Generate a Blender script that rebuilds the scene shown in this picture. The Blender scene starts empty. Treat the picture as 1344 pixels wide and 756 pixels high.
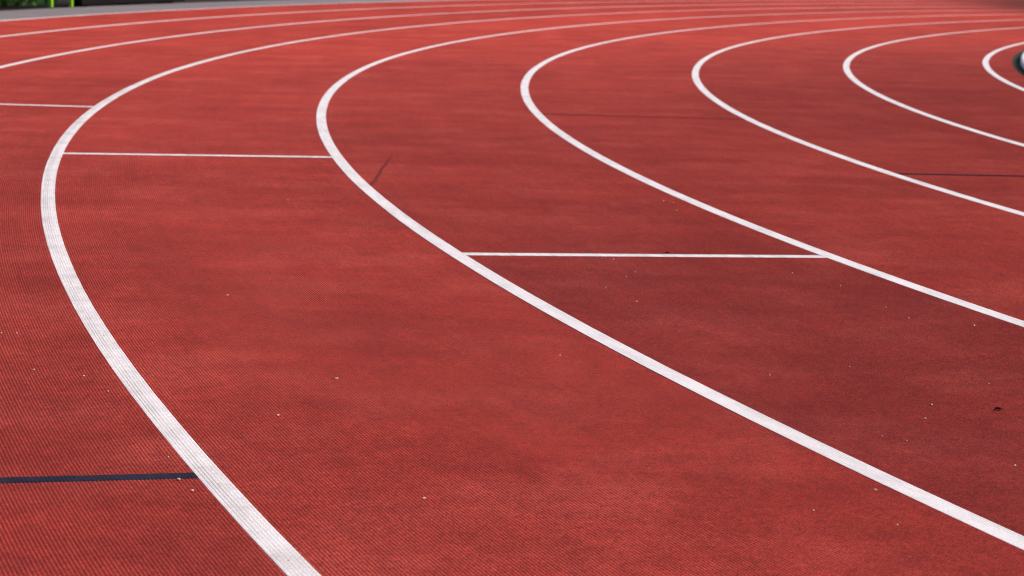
import bpy, math, random
import numpy as np
from mathutils import Matrix, Vector

random.seed(7)
rng = np.random.default_rng(7)
scene = bpy.context.scene
COL = scene.collection

# ------------------------------------------------------------------ the bend
CX, CY = 24.735, 13.712                     # centre of the bend
LINES = [21.0713, 22.2573, 23.4607, 24.6892, 25.9324, 27.1852, 28.3728, 29.6203, 30.8313]
LW = 0.052                                  # painted line width
PITCH, DEPTH = 0.0073, 0.0013               # embossed ribs of the rubber surface
R_IN, R_OUT = 20.838, LINES[-1] + LW / 2 + 0.012
TH0, TH1, NTH = math.radians(34.0), math.radians(-72.0), 190
THS = np.linspace(TH0, TH1, NTH)


def drift(th):
    s = th * 27.0
    return 0.0022 * np.sin(0.8 * s) + 0.006 * np.sin(0.23 * s + 1.0)


def groove(r, th):
    """height of the ribbed surface, rib tops at 0"""
    ph = (r + drift(th)) / PITCH
    c = 0.5 - 0.5 * np.cos(2 * np.pi * ph)
    return -DEPTH * c ** 1.3


def polar(r, th, z):
    return np.stack([CX - r * np.cos(th), CY - r * np.sin(th), z], axis=-1)


def pxy(r, deg):
    t = math.radians(deg)
    return CX - r * math.cos(t), CY - r * math.sin(t)


# ------------------------------------------------------------------ helpers
def mesh_np(name, verts, quads, mat, smooth=True):
    verts = np.ascontiguousarray(verts.reshape(-1, 3), dtype=np.float32)
    quads = np.ascontiguousarray(quads.reshape(-1, 4), dtype=np.int32)
    me = bpy.data.meshes.new(name)
    me.vertices.add(len(verts)); me.vertices.foreach_set('co', verts.ravel())
    me.loops.add(quads.size); me.loops.foreach_set('vertex_index', quads.ravel())
    me.polygons.add(len(quads))
    me.polygons.foreach_set('loop_start', np.arange(0, quads.size, 4, dtype=np.int32))
    me.polygons.foreach_set('loop_total', np.full(len(quads), 4, dtype=np.int32))
    me.polygons.foreach_set('use_smooth', np.full(len(quads), smooth, dtype=bool))
    me.update(calc_edges=True)
    if mat: me.materials.append(mat)
    return me


def grid_quads(n, m):
    """n rows x m columns of vertices"""
    i = np.arange(n * m).reshape(n, m)
    return np.stack([i[:-1, :-1], i[:-1, 1:], i[1:, 1:], i[1:, :-1]], axis=-1).reshape(-1, 4)


def link(name, me, parent=None, loc=None):
    o = bpy.data.objects.new(name, me)
    COL.objects.link(o)
    if parent: o.parent = parent
    if loc is not None: o.location = loc
    return o


def tag(o, label=None, cat=None, group=None, kind=None):
    if label: o['label'] = label
    if cat: o['category'] = cat
    if group: o['group'] = group
    if kind: o['kind'] = kind
    return o


def pymesh(name, verts, faces, mat, smooth=False):
    me = bpy.data.meshes.new(name)
    me.from_pydata([tuple(map(float, v)) for v in verts], [], faces)
    me.update()
    if smooth:
        me.polygons.foreach_set('use_smooth', [True] * len(me.polygons))
    if mat: me.materials.append(mat)
    return me


# ------------------------------------------------------------------ node kit
class NT:
    def __init__(self, name):
        self.m = bpy.data.materials.new(name); self.m.use_nodes = True
        self.t = self.m.node_tree; self.t.nodes.clear()
        self.out = self.t.nodes.new('ShaderNodeOutputMaterial')
        self.b = self.t.nodes.new('ShaderNodeBsdfPrincipled')
        self.t.links.new(self.b.outputs[0], self.out.inputs[0])

    def put(self, sock, v):
        if isinstance(v, bpy.types.NodeSocket): self.t.links.new(v, sock)
        elif isinstance(v, (tuple, list)) and len(v) == 3 and sock.type == 'RGBA': sock.default_value = (*v, 1)
        else: sock.default_value = v

    def math(self, op, a, b=0.0, c=0.0, clamp=False):
        n = self.t.nodes.new('ShaderNodeMath'); n.operation = op; n.use_clamp = clamp
        for i, v in enumerate((a, b, c)): self.put(n.inputs[i], v)
        return n.outputs[0]

    def vmath(self, op, a, b=(0, 0, 0)):
        n = self.t.nodes.new('ShaderNodeVectorMath'); n.operation = op
        self.put(n.inputs[0], a); self.put(n.inputs[1], b)
        return n.outputs['Value'] if op in ('LENGTH', 'DISTANCE', 'DOT_PRODUCT') else n.outputs[0]

    def mix(self, f, a, b, mode='MIX'):
        n = self.t.nodes.new('ShaderNodeMix'); n.data_type = 'RGBA'; n.blend_type = mode
        self.put(n.inputs[0], f); self.put(n.inputs[6], a); self.put(n.inputs[7], b)
        return n.outputs[2]

    def noise(self, vec, scale, detail=4.0, rough=0.55, color=False):
        n = self.t.nodes.new('ShaderNodeTexNoise')
        self.put(n.inputs['Vector'], vec); n.inputs['Scale'].default_value = scale
        n.inputs['Detail'].default_value = detail; n.inputs['Roughness'].default_value = rough
        return n.outputs['Color' if color else 'Fac']

    def voro(self, vec, scale, out='Color', feature='F1'):
        n = self.t.nodes.new('ShaderNodeTexVoronoi'); n.feature = feature
        self.put(n.inputs['Vector'], vec); n.inputs['Scale'].default_value = scale
        return n.outputs[out]

    def step(self, x, lo, hi, a=0.0, b=1.0):
        n = self.t.nodes.new('ShaderNodeMapRange'); n.interpolation_type = 'SMOOTHSTEP'
        self.put(n.inputs[0], x)
        for i, v in zip((1, 2, 3, 4), (lo, hi, a, b)): self.put(n.inputs[i], v)
        return n.outputs[0]

    def pos(self):
        return self.t.nodes.new('ShaderNodeNewGeometry').outputs['Position']

    def sep(self, v):
        n = self.t.nodes.new('ShaderNodeSeparateXYZ'); self.put(n.inputs[0], v); return n.outputs

    def comb(self, x, y, z=0.0):
        n = self.t.nodes.new('ShaderNodeCombineXYZ')
        for i, v in enumerate((x, y, z)): self.put(n.inputs[i], v)
        return n.outputs[0]

    def bump(self, h, dist, strength=1.0):
        n = self.t.nodes.new('ShaderNodeBump'); n.inputs['Strength'].default_value = strength
        n.inputs['Distance'].default_value = dist; self.put(n.inputs['Height'], h)
        self.t.links.new(n.outputs[0], self.b.inputs['Normal'])

    def polar(self):
        """radius and arc length of the point on the bend"""
        p = self.pos(); d = self.vmath('SUBTRACT', p, (CX, CY, 0))
        x, y, z = self.sep(d)
        r = self.math('SQRT', self.math('ADD', self.math('MULTIPLY', x, x), self.math('MULTIPLY', y, y)))
        th = self.math('ARCTAN2', self.math('MULTIPLY', y, -1.0), self.math('MULTIPLY', x, -1.0))
        return p, r, self.math('MULTIPLY', th, 27.0), z

    def set(self, color=None, rough=None, spec=None):
        if color is not None: self.put(self.b.inputs['Base Color'], color)
        if rough is not None: self.put(self.b.inputs['Roughness'], rough)
        if spec is not None: self.put(self.b.inputs['Specular IOR Level'], spec)
        return self.m


def plain(name, c, rough=0.8, var=0.15, scale=8.0, spec=0.4):
    k = NT(name); p = k.pos()
    n = k.noise(p, scale, 5)
    dark = tuple(v * (1 - var) for v in c); light = tuple(min(1, v * (1 + var)) for v in c)
    k.bump(k.noise(p, scale * 12, 3), 0.004, 0.5)
    return k.set(k.mix(n, dark, light), rough, spec)


# ------------------------------------------------------------------ materials
def track_material():
    k = NT('red_ribbed_rubber')
    p, r, s, z = k.polar()
    flat = k.comb(k.sep(p)[0], k.sep(p)[1], 0.0)
    along = k.comb(r, k.math('MULTIPLY', s, 0.22), 0.0)
    # broad worn / dirty patches
    big = k.step(k.noise(flat, 0.55, 4, 0.6), 0.34, 0.68)
    col = k.mix(big, RED_A, RED_B)
    # brighter, less weathered patches
    mid = k.step(k.noise(flat, 2.1, 5, 0.62), 0.42, 0.72)
    col = k.mix(k.math('MULTIPLY', mid, 0.55), col, RED_C)
    pat = k.step(k.noise(flat, 5.5, 4, 0.6), 0.50, 0.70)
    col = k.mix(k.math('MULTIPLY', pat, 0.20), col, (.215, .020, .020))
    # lane by lane wear: one multiplier a lane
    tone = 1.0
    ramp = k.t.nodes.new('ShaderNodeValToRGB'); ramp.color_ramp.interpolation = 'CONSTANT'
    u = k.math('DIVIDE', k.math('SUBTRACT', r, 20.0), 12.0)
    k.put(ramp.inputs[0], u)
    els = ramp.color_ramp.elements
    tones = [(0.0, .93)] + [((LINES[i] - 20.0) / 12.0, t) for i, t in enumerate(LANE_TONES)]
    while len(els) < len(tones): els.new(0.5)
    for e, (q, t) in zip(els, tones):
        e.position = q; e.color = (t, t * 0.985, t, 1)
    col = k.mix(1.0, col, ramp.outputs[0], 'MULTIPLY')
    # streaks along the running direction and cloudy mottling
    st = k.noise(along, 5.0, 6, 0.65)
    col = k.mix(1.0, col, k.mix(st, (.80, .80, .82), (1.18, 1.16, 1.15)), 'MULTIPLY')
    al2 = k.comb(k.math('MULTIPLY', r, 6.0), k.math('MULTIPLY', s, 0.30), 3.0)
    st2 = k.noise(al2, 5.0, 5, 0.7)
    col = k.mix(1.0, col, k.mix(st2, (.80, .79, .80), (1.2, 1.2, 1.2)), 'MULTIPLY')
    scf = k.math('MULTIPLY', k.step(k.noise(k.comb(k.math('MULTIPLY', r, 9.0), k.math('MULTIPLY', s, 0.45), 9.0), 3.0, 3, 0.6), 0.60, 0.74), k.step(k.noise(flat, 0.9, 3), 0.45, 0.65))
    col = k.mix(k.math('MULTIPLY', scf, 0.30), col, (.42, .085, .068))
    # drying bands left across the lanes by water and sweeping
    x_, y_ = k.sep(p)[0], k.sep(p)[1]
    bands = k.noise(k.comb(k.math('MULTIPLY', x_, 0.45), k.math('MULTIPLY', y_, 1.7), 5.0), 2.2, 6, 0.68)
    bands = k.step(bands, 0.36, 0.64)
    col = k.mix(1.0, col, k.mix(bands, (.915, .91, .915), (1.065, 1.065, 1.06)), 'MULTIPLY')
    mo = k.noise(flat, 13.0, 5, 0.7)
    col = k.mix(1.0, col, k.mix(mo, (.62, .60, .62), (1.40, 1.38, 1.36)), 'MULTIPLY')
    fi = k.noise(flat, 48.0, 4, 0.75)
    col = k.mix(1.0, col, k.mix(fi, (.60, .58, .60), (1.42, 1.41, 1.38)), 'MULTIPLY')
    # dusty bluish-grey film in places
    film = k.step(k.noise(flat, 1.3, 5, 0.6), 0.52, 0.78)
    col = k.mix(k.math('MULTIPLY', film, 0.16), col, (.28, .065, .068))
    # rubber granules
    g1 = k.voro(flat, 420.0)
    gv = k.sep(g1)[0]
    col = k.mix(1.0, col, k.mix(gv, (.62, .60, .60), (1.38, 1.36, 1.34)), 'MULTIPLY')
    g2 = k.sep(k.voro(flat, 150.0))[1]
    col = k.mix(k.step(g2, 0.94, 0.98, 0.0, 0.16), col, (.46, .12, .09))
    col = k.mix(k.step(g2, 0.07, 0.03, 0.0, 0.45), col, (.13, .02, .022))
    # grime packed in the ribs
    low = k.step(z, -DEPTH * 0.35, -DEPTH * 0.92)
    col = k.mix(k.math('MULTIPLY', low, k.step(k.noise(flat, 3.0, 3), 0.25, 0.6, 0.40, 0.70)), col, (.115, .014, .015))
    # one stretch of a lane is older and dirtier
    old = k.math('MULTIPLY', k.step(k.math('ADD', s, k.math('MULTIPLY', k.noise(flat, 1.1, 4), 1.6)), 7.2, 9.3), k.math('MULTIPLY', k.math('GREATER_THAN', r, LINES[3]), k.math('LESS_THAN', r, LINES[4])))
    col = k.mix(k.math('MULTIPLY', old, 0.9), col, k.mix(1.0, col, (.76, .80, .86), 'MULTIPLY'))
    # old scuff: a narrow dark drag mark in the lane
    x, y = k.sep(p)[0], k.sep(p)[1]
    wob = k.math('MULTIPLY', k.math('SUBTRACT', k.noise(flat, 3.0, 2), 0.5), 0.03)
    dx = k.math('ABSOLUTE', k.math('ADD', k.math('SUBTRACT', x, k.math('ADD', -0.6875, k.math('MULTIPLY', y, 0.01215))), wob))
    m = k.math('MULTIPLY', k.step(dx, 0.011, 0.003), k.math('MULTIPLY', k.step(y, 8.15, 8.3), k.step(y, 9.6, 9.0)))
    col = k.mix(k.math('MULTIPLY', m, 0.75), col, (.085, .018, .012))
    # darkening of the far corner painted into the colour; darker run in the outer lanes
    dark_corner = k.vmath('DISTANCE', k.vmath('MULTIPLY', flat, (1.0, 0.38, 0)), (10.6, 13.2, 0))
    m = k.step(k.math('ADD', dark_corner, k.math('MULTIPLY', k.noise(flat, 0.8, 3), 0.6)), 4.2, 1.4)
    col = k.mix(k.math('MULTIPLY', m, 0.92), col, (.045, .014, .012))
    band = k.math('MULTIPLY', k.step(k.math('ABSOLUTE', k.math('SUBTRACT', r, 26.15)), 0.75, 0.1), k.step(s, -14.0, -18.5))
    col = k.mix(k.math('MULTIPLY', band, 0.45), col, (.17, .03, .028))
    h = k.math('ADD', k.math('MULTIPLY', gv, 0.6), k.noise(flat, 260.0, 3, 0.7))
    k.bump(h, 0.0009, 0.7)
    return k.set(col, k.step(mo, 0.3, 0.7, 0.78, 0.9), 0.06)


def paint_material(name, c, dirt, wear, rc=None, spec=0.25):
    """wear: how far the paint has worn through to the red surface"""
    k = NT(name)
    p, r, s, z = k.polar()
    flat = k.comb(k.sep(p)[0], k.sep(p)[1], 0.0)
    n1 = k.noise(flat, 6.0, 6, 0.65)
    col = k.mix(k.step(n1, 0.4, 0.75), c, dirt)
    g = k.sep(k.voro(flat, 420.0))[0]
    col = k.mix(1.0, col, k.mix(g, (.88, .87, .87), (1.06, 1.06, 1.06)), 'MULTIPLY')
    along = k.comb(k.math('MULTIPLY', r, 3.0), k.math('MULTIPLY', s, 0.35), 0.0)
    low = k.step(z, .0005 - DEPTH * 0.12, .0005 - DEPTH * 0.27)
    thin = k.math('MULTIPLY', low, k.step(k.noise(along, 9.0, 4, 0.7), 0.42, 0.66))
    if rc:      # thinner coat over the ribs on the outer half of the line
        side = k.math('MULTIPLY', k.step(k.math('SUBTRACT', r, rc), -.010, .002), k.step(k.math('SUBTRACT', r, rc), .023, .016))
        thin = k.math('MAXIMUM', k.math('MULTIPLY', thin, 0.5), k.math('MULTIPLY', k.math('MULTIPLY', low, side), k.step(k.noise(along, 4.0, 4, 0.7), 0.30, 0.55)))
    col = k.mix(k.math('MULTIPLY', thin, 0.62), col, tuple(v * .35 for v in dirt))
    # rubber dust on the far side; far corner's darkening painted over the lines
    col = k.mix(k.math('MULTIPLY', k.step(s, -6.0, -17.0), 0.26), col, (.36, .10, .09))
    dark_corner = k.vmath('DISTANCE', k.vmath('MULTIPLY', flat, (1.0, 0.38, 0)), (10.6, 13.2, 0))
    col = k.mix(k.math('MULTIPLY', k.step(dark_corner, 4.2, 1.4), 0.95), col, (.045, .014, .012))
    chip = k.step(k.noise(flat, 55.0, 5, 0.72), wear, wear + 0.05)
    col = k.mix(chip, col, (.27, .045, .042))
    k.bump(k.math('ADD', k.math('MULTIPLY', g, 0.6), k.noise(flat, 260.0, 3, 0.7)), 0.0009, 0.6)
    return k.set(col, 0.65, spec)


RED_A = (.262, .0325, .0235)
RED_B = (.322, .0415, .0290)
RED_C = (.395, .068, .051)
# tone of each lane, from the innermost painted line outwards
LANE_TONES = [.94, .95, 1.03, 1.02, 1.06, .93, .95, .95, .95]

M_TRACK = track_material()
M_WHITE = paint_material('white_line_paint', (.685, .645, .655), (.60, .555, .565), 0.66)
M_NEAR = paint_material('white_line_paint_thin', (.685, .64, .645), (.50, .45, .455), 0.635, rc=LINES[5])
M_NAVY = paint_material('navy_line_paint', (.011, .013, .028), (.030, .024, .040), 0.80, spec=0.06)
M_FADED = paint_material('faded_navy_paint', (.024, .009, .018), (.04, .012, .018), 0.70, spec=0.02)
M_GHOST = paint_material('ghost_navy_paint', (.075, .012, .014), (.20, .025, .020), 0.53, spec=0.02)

# ------------------------------------------------------------------ setting
def ring(r0, r1, z, n_r, mat, name, jit=0.0):
    rr = np.linspace(r0, r1, n_r)[:, None] + np.zeros((1, NTH))
    tt = THS[None, :] + np.zeros((n_r, 1))
    zz = np.full(rr.shape, z)
    return mesh_np(name, polar(rr, tt, zz), grid_quads(n_r, NTH), mat)


# ground plate far beyond the frame
gm = plain('dry_turf', (.075, .085, .035), 0.9, 0.4, 1.5)
me = pymesh('ground', [(-250, -250, -.06), (250, -250, -.06), (250, 250, -.06), (-250, 250, -.06)], [(0, 1, 2, 3)], gm)
tag(link('ground', me), kind='structure')

# ribbed red surface
gv = np.arange(R_IN, R_OUT, PITCH / 5.0)
gv = np.append(gv, R_OUT)
G, T = np.meshgrid(gv, THS, indexing='ij')
RR = G - drift(T)
ZZ = groove(RR, T)
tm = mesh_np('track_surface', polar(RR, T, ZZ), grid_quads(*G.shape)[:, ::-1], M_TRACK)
tag(link('track_surface', tm), kind='structure')

# pale concrete path outside the last line
k = NT('grey_path'); p = k.pos()
c = k.mix(k.noise(p, 0.9, 6, 0.65), (.12, .10, .105), (.24, .205, .215))
c = k.mix(1.0, c, k.mix(k.noise(p, 60.0, 4), (.75, .75, .75), (1.2, 1.2, 1.2)), 'MULTIPLY')
k.bump(k.noise(p, 90, 4), 0.003, 0.6)
M_PATH = k.set(c, 0.85, 0.3)
tag(link('path', ring(R_OUT + .002, 31.98, -0.004, 6, M_PATH, 'path')), kind='structure')
M_SOIL = plain('bare_soil', (.030, .022, .016), 0.95, 0.5, 6, 0.05)
tag(link('soil', ring(31.98, 34.2, -0.016, 6, M_SOIL, 'soil')), kind='structure')

# inside of the bend: infield turf
M_TURF = plain('infield_turf', (.05, .09, .025), 0.9, 0.4, 3)
tag(link('infield', ring(14.0, 20.55, -0.02, 8, M_TURF, 'infield')), kind='structure')


def ring_profile(name, prof, mat, smooth=False):
    """prof: closed outline of (r, z), swept round the bend"""
    pr = np.array(prof + prof[:1])
    rr = pr[:, 0][:, None] + np.zeros((1, NTH)); zz = pr[:, 1][:, None] + np.zeros((1, NTH))
    tt = THS[None, :] + np.zeros((len(pr), 1))
    return mesh_np(name, polar(rr, tt, zz), grid_quads(len(pr), NTH), mat, smooth)


M_DRAIN = plain('dark_drain_rubber', (.026, .038, .032), 0.9, 0.4, 20, 0.05)
M_KERB = plain('white_kerb_plastic', (.78, .76, .78), 0.5, 0.08, 5)
drain = link('drain_channel', ring_profile('drain_channel', [(20.772, -.03), (20.772, .002), (20.80, -.012), (20.812, -.012), (20.836, .003), (20.836, -.03)], M_DRAIN))
tag(drain, 'dark green-black drainage channel hugging the white inner kerb of the bend', 'drain channel')
kerb = link('inner_kerb', ring_profile('inner_kerb', [(20.60, -.02), (20.60, .035), (20.615, .048), (20.745, .048), (20.762, .036), (20.768, -.02)], M_KERB))
tag(kerb, 'raised white kerb along the inside edge of the bend, behind a dark channel', 'kerb')

# ------------------------------------------------------------------ lane lines
def edge_wob(n, amp):
    x = rng.normal(0, 1, n); x = np.convolve(x, np.ones(3) / 3, 'same')
    return amp * x


def lane_line(name, rc, mat, label):
    n = 56
    base = np.linspace(-LW / 2, LW / 2, n)
    tt = THS
    w0, w1 = edge_wob(NTH, .0007), edge_wob(NTH, .0007)
    f = (base + LW / 2) / LW
    r = rc + base[:, None] + (1 - f)[:, None] * w0[None, :] + f[:, None] * w1[None, :]
    T = tt[None, :] + np.zeros((n, 1))
    z = groove(r, T) * 0.30 + 0.0005
    # skirts down into the surface
    r = np.vstack([r[:1], r, r[-1:]]); T = np.vstack([T[:1], T, T[-1:]])
    z = np.vstack([z[:1] * 0 - .003, z, z[-1:] * 0 - .003])
    o = link(name, mesh_np(name, polar(r, T, z), grid_quads(n + 2, NTH)[:, ::-1], mat))
    return tag(o, label, 'lane line', 'white painted lane lines of the bend')


LL = [
    'innermost white lane line, a short tight curve next to the dark drain channel',
    'white lane line second out from the inner kerb, curving behind the faded dark cross mark',
    'white lane line third out from the kerb, from which the thin faded navy mark starts',
    'white lane line that the longest white cross mark meets at its right end',
    'white lane line sweeping from the far bend down into the lower right corner',
    'broad white lane line closest to the viewer, touching the end of the dark navy mark',
    'long white lane line just outside the broadest one, crossing the upper left',
    'thin blurred white lane line next to the outer edge line',
    'faint pinkish outermost edge line between the red track and the grey path',
]
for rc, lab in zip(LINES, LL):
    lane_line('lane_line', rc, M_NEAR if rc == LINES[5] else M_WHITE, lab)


def cross_mark(i_in, i_out, deg_in, deg_out, mat, label, cat='cross mark', w=LW, bow=0.0):
    """a mark painted straight across one lane, from line to line"""
    r0, r1 = LINES[i_in] + LW / 2 + .0008, LINES[i_out] - LW / 2 - .0008
    nr = int((r1 - r0) / (PITCH / 5.0)) + 2
    nt = 5
    rr = np.linspace(r0, r1, nr)
    off = np.linspace(-w / 2, w / 2, nt)
    R, O = np.meshgrid(rr, off, indexing='ij')
    wob = np.interp(rr, np.linspace(r0, r1, 60), edge_wob(60, .0006))[:, None]
    T = np.radians(np.interp(rr, [r0, r1], [deg_in, deg_out]))[:, None] + (O + wob) / R
    z = groove(R, T) * 0.50 + 0.0005
    R = np.hstack([R[:, :1], R, R[:, -1:]]); T = np.hstack([T[:, :1], T, T[:, -1:]])
    z = np.hstack([z[:, :1] * 0 - .003, z, z[:, -1:] * 0 - .003])
    o = link('cross_mark', mesh_np('cross_mark', polar(R, T, z), grid_quads(nr, nt + 2)[:, ::-1], mat))
    return tag(o, label, cat, 'staggered marks painted across the lanes')


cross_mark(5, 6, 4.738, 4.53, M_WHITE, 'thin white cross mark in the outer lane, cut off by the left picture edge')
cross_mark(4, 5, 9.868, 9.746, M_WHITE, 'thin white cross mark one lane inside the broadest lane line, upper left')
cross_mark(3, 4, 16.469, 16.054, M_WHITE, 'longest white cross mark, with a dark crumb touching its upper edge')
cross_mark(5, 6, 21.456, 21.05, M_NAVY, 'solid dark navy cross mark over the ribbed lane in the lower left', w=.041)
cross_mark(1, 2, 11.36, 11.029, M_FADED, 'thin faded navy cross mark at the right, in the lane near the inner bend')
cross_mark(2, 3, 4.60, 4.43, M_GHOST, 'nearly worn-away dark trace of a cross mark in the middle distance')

# ------------------------------------------------------------------ loose bits
M_CHIP = plain('pale_chip', (.80, .66, .57), 0.75, 0.12, 200, 0.1)
M_LEAF = plain('dark_dry_leaf', (.010, .005, .005), 0.9, 0.4, 90, 0.03)
M_STALK = plain('grey_brown_stalk', (.10, .055, .05), 0.8, 0.3, 90)


def chip_mesh(seed, size):
    q = random.Random(seed)
    n = 7; top = []; bot = []
    for i in range(n):
        a = 2 * math.pi * i / n
        rad = size * q.uniform(.36, .62)
        x, y = rad * math.cos(a) * 1.25, rad * math.sin(a) * .85
        z = .0009 + size * .22 * abs(math.sin(a * 1.0 + .4)) * q.uniform(.5, 1.2)
        top.append((x, y, z + .0011)); bot.append((x * .92, y * .92, z - .0008))
    v = top + bot + [(0, 0, .0022), (0, 0, .0002)]
    f = []
    for i in range(n):
        j = (i + 1) % n
        f += [(i, j, 2 * n), (n + j, n + i, 2 * n + 1), (i, n + i, n + j, j)]
    return pymesh('pale_chip', v, f, M_CHIP)


CHIPS = [(-1.286, 5.047), (-1.248, 5.052), (-1.107, 4.634), (-0.979, 4.581), (-0.894, 4.434), (-0.665, 3.884), (-0.618, 3.723), (-0.58, 3.647), (-0.493, 4.254), (-0.151, 3.639), (0.325, 6.509), (0.383, 6.272), (0.35, 6.174), (0.278, 5.972), (0.359, 5.751), (0.124, 4.967), (1.113, 5.613), (1.077, 5.772), (1.277, 5.525), (0.838, 4.927), (0.626, 4.803), (1.148, 4.774), (0.963, 4.532), (0.921, 4.394), (0.841, 4.183), (0.796, 4.221), (0.707, 3.786), (0.567, 3.631), (1.026, 4.001), (0.707, 3.552), (0.881, 6.335), (1.0, 6.124), (0.591, 8.023), (0.627, 7.973), (0.621, 7.739), (-0.865, 7.732), (-0.803, 5.671)]
chip_protos = [chip_mesh(s, z) for s, z in ((1, .0045), (2, .0053), (3, .0066), (4, .0037))]
BRIGHT = {3: 2, 9: 1, 6: 1, 7: 1, 0: 1, 1: 0}
for i, (x, y) in enumerate(CHIPS):
    o = link('pale_chip', chip_protos[BRIGHT.get(i, (0, 3, 1, 3)[i % 4])], loc=(x, y, 0.0006))
    o.rotation_euler = (0, 0, random.uniform(0, 6.28))
    k_ = random.uniform(.6, 1.05); o.scale = (k_, k_, 1)
    tag(o, 'tiny pale chip of debris lying loose on the red track', 'debris chip', 'pale chips scattered over the track')

# pale petal with a dark stalk
petal = bpy.data.objects.new('dry_petal', None); COL.objects.link(petal)
petal.location = (-0.402, 4.627, .0008); petal.empty_display_size = .02
tag(petal, 'small pale dried petal with a dark stalk, alone on the ribbed lane', 'petal')
link('petal', chip_mesh(9, .0085), petal)


def tube(name, pts, rad, mat, n=6):
    v = []; f = []
    for i, p in enumerate(pts):
        a = Vector(pts[max(i - 1, 0)]); b = Vector(pts[min(i + 1, len(pts) - 1)])
        d = (b - a).normalized(); u = d.orthogonal().normalized(); w = d.cross(u)
        for j in range(n):
            t = 2 * math.pi * j / n
            v.append(Vector(p) + (u * math.cos(t) + w * math.sin(t)) * rad[i])
    for i in range(len(pts) - 1):
        for j in range(n):
            f.append((i * n + j, i * n + (j + 1) % n, (i + 1) * n + (j + 1) % n, (i + 1) * n + j))
    f += [tuple(range(n))[::-1], tuple(range((len(pts) - 1) * n, len(pts) * n))]
    return pymesh(name, v, f, mat, True)


link('stalk', tube('stalk', [(-.002, 0, .001), (-.007, .002, .0012), (-.013, .001, .0008)], [.0012, .0010, .0006], M_STALK), petal)


def curled_leaf(name, L, W, loc, rot, label, cat):
    v = []; nu, nv = 11, 5
    for i in range(nu):
        u = i / (nu - 1); half = W * .5 * math.sin(math.pi * u) ** .75 + .0004
        for j in range(nv):
            q = -1 + 2 * j / (nv - 1)
            v.append(((u - .5) * L, q * half + .0015 * math.sin(5 * u), .0012 + abs(q) ** 1.6 * half * .45 + .002 * math.sin(math.pi * u) * (1 - u) + .0006 * math.sin(9 * u + q)))
    f = []
    for i in range(nu - 1):
        for j in range(nv - 1):
            a = i * nv + j; f.append((a, a + nv, a + nv + 1, a + 1))
    me = pymesh(name, v, f, M_LEAF, True)
    o = link(name, me, loc=loc); o.rotation_euler = (0, 0, rot)
    m = o.modifiers.new('thick', 'SOLIDIFY'); m.thickness = .0006
    return tag(o, label, cat)


lf = curled_leaf('dry_leaf', .019, .012, (1.108, 4.504, .0004), .25, 'small black curled dry leaf on the red lane near the right edge', 'leaf')
link('leaf_stalk', tube('leaf_stalk', [(.009, 0, .0012), (.012, .001, .002), (.014, .002, .0015)], [.0006, .0005, .0004], M_LEAF), lf)
curled_leaf('dark_crumb', .017, .010, (.511, 6.672, .0010), 0.0, 'dark crumb lying against the far edge of the longest white cross mark', 'debris crumb')

# ------------------------------------------------------------------ beyond the path
def leafy(name, r0, r1, d0, d1, h, n, mats, size=.05):
    v = np.zeros((n, 4, 3)); 
    r = rng.uniform(r0, r1, n); t = np.radians(rng.uniform(min(d0, d1), max(d0, d1), n)); z = h * rng.uniform(0.0, 1, n) ** .9
    z += .05 * np.sin(t * 160) * (z / h)
    c = polar(r, t, z + .02)
    a = rng.normal(0, 1, (n, 3)); a /= np.linalg.norm(a, axis=1)[:, None]
    b = np.cross(a, rng.normal(0, 1, (n, 3))); b /= np.linalg.norm(b, axis=1)[:, None]
    s = size * rng.uniform(.6, 1.3, n)[:, None]
    v[:, 0] = c - a * s; v[:, 1] = c - b * s * .45; v[:, 2] = c + a * s; v[:, 3] = c + b * s * .45
    v[:, :, 2] = np.maximum(v[:, :, 2], .004)
    me = mesh_np(name, v, np.arange(n * 4).reshape(n, 4), mats[0], False)
    for m in mats[1:]: me.materials.append(m)
    me.polygons.foreach_set('material_index', rng.integers(0, len(mats), n).astype(np.int32))
    return me


M_H1 = plain('hedge_leaf_dark', (.022, .060, .012), 0.8, 0.3, 30, 0.08)
M_H2 = plain('hedge_leaf_mid', (.045, .115, .020), 0.8, 0.3, 30, 0.08)
M_TWIG = plain('hedge_twig', (.06, .042, .03), 0.9, 0.3, 30)
hx, hy = pxy(32.8, -15)
hedge = bpy.data.objects.new('hedge', None); COL.objects.link(hedge)
hedge.location = (hx, hy, 0); tag(hedge, 'dark green clipped hedge at the far side of the grey path, upper left corner', 'hedge')
INV = Matrix.Translation((-hx, -hy, 0))


def child(name, me, parent):
    o = link(name, me, parent); o.matrix_parent_inverse = Matrix.Translation(-parent.location); return o


child('foliage', leafy('foliage', 32.26, 33.1, -7, -19.35, 1.0, 30000, [M_H1, M_H2, M_H1]), hedge)
for d in np.arange(-8, -19.2, -1.1):
    x, y = pxy(32.8, d)
    child('stem', tube('stem', [(x, y, -.02), (x + .02, y, .3), (x - .02, y + .03, .75)], [.02, .015, .008], M_TWIG), hedge)

# fence of lime-green posts with dark green panels
M_LIME = plain('lime_green_paint', (.20, .42, .02), 0.45, 0.12, 8)
M_DGREEN = plain('dark_green_panel', (.010, .045, .008), 0.7, 0.25, 6, 0.1)
fx, fy = pxy(32.25, -20)
fence = bpy.data.objects.new('low_fence', None); COL.objects.link(fence)
fence.location = (fx, fy, 0); tag(fence, 'low dark green fence with two lime-green posts beside the grey path', 'fence')


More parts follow.
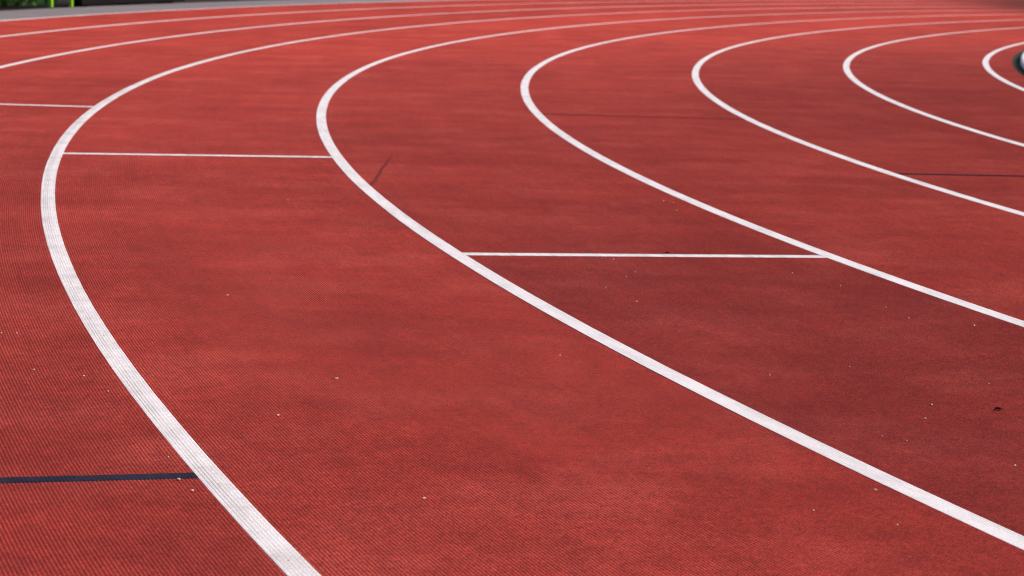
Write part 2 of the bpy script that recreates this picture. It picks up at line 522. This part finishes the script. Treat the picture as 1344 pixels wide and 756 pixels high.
def box_polar(name, r0, r1, d0, d1, z0, z1, mat, n=2, bev=.004):
    v = []; f = []
    for i in range(n):
        t = d0 + (d1 - d0) * i / (n - 1)
        for (r, z) in ((r0, z0), (r1, z0), (r1, z1), (r0, z1)):
            x, y = pxy(r, t); v.append((x, y, z))
    for i in range(n - 1):
        for j in range(4):
            a, b = i * 4 + j, i * 4 + (j + 1) % 4
            f.append((a, b, b + 4, a + 4))
    f += [(3, 2, 1, 0), tuple(range((n - 1) * 4, n * 4))]
    return pymesh(name, v, f, mat)


def bevel(o, w=.006):
    m = o.modifiers.new('bevel', 'BEVEL'); m.width = w; m.segments = 2; return o


for d, r in ((-19.85, 32.26), (-20.30, 32.14)):
    hw = math.degrees(.022 / 32.2)
    p = bevel(child('post', box_polar('post', r, r + .045, d - hw, d + hw, -.016, 1.05, M_LIME), fence))
    bevel(child('post_cap', box_polar('post_cap', r - .006, r + .051, d - hw * 1.25, d + hw * 1.25, 1.053, 1.075, M_LIME), fence), .004)
bevel(child('panel', box_polar('panel', 32.34, 32.365, -19.35, -20.25, .03, .98, M_DGREEN, 4), fence), .004)
for z in (.12, .86):
    bevel(child('rail', box_polar('rail', 32.308, 32.336, -19.4, -20.28, z, z + .045, M_DGREEN, 4), fence), .004)

# black board standing next to the fence
M_BLACK = plain('black_board', (.010, .008, .009), 0.8, 0.4, 5, 0.05)
bx_, by_ = pxy(32.1, -21.5)
board = bpy.data.objects.new('barrier', None); COL.objects.link(board)
board.location = (bx_, by_, 0); tag(board, 'low black barrier standing right of the lime-green posts, behind the grey path', 'barrier')
bevel(child('board', box_polar('board', 32.05, 32.10, -20.42, -24.6, .012, .80, M_BLACK, 12), board))
for d in (-20.8, -22.4, -24.2):
    bevel(child('foot', box_polar('foot', 32.102, 32.34, d - .05, d + .05, -.016, .10, M_BLACK), board))

# ------------------------------------------------------------------ camera
H, F, PIT, ROL = 1.0360739, 2676.2438, 0.17305656, 0.02804691
cam = bpy.data.cameras.new('camera'); co = bpy.data.objects.new('camera', cam); COL.objects.link(co)
cam.sensor_fit = 'HORIZONTAL'; cam.sensor_width = 36.0; cam.lens = F / 1344 * 36.0
cam.clip_start = .05; cam.clip_end = 2000
fwd = Vector((0, math.cos(PIT), -math.sin(PIT))); up0 = Vector((0, math.sin(PIT), math.cos(PIT))); rt0 = Vector((1, 0, 0))
rt = rt0 * math.cos(ROL) + up0 * math.sin(ROL); up = up0 * math.cos(ROL) - rt0 * math.sin(ROL)
mt = Matrix((rt, up, -fwd)).transposed().to_4x4(); mt.translation = (0, 0, H)
co.matrix_world = mt
cam.dof.use_dof = True; cam.dof.focus_distance = 4.7; cam.dof.aperture_fstop = 9.0
scene.camera = co
scene.cycles.filter_width = 1.1

# ------------------------------------------------------------------ light
EL, AZ = math.radians(44), math.radians(95)
w = bpy.data.worlds.new('World'); scene.world = w; w.use_nodes = True
nt = w.node_tree; nt.nodes.clear()
sky = nt.nodes.new('ShaderNodeTexSky'); sky.sky_type = 'NISHITA'; sky.sun_disc = False
sky.sun_elevation = EL; sky.sun_rotation = AZ; sky.dust_density = 5.0; sky.air_density = 1.0
bg = nt.nodes.new('ShaderNodeBackground'); bg.inputs[1].default_value = 0.07
ow = nt.nodes.new('ShaderNodeOutputWorld')
nt.links.new(sky.outputs[0], bg.inputs[0]); nt.links.new(bg.outputs[0], ow.inputs[0])
sl = bpy.data.lights.new('sun', 'SUN'); sl.energy = 1.5; sl.angle = math.radians(28); sl.color = (1, .95, .90)
so = bpy.data.objects.new('sun', sl); COL.objects.link(so)
d = Vector((math.sin(AZ) * math.cos(EL), math.cos(AZ) * math.cos(EL), math.sin(EL)))
so.rotation_euler = d.to_track_quat('Z', 'Y').to_euler(); so.location = (0, 0, 20)

vs = scene.view_settings
vs.view_transform = 'Standard'; vs.look = 'None'; vs.gamma = 1.0; vs.use_curve_mapping = False
vs.exposure = 1.12
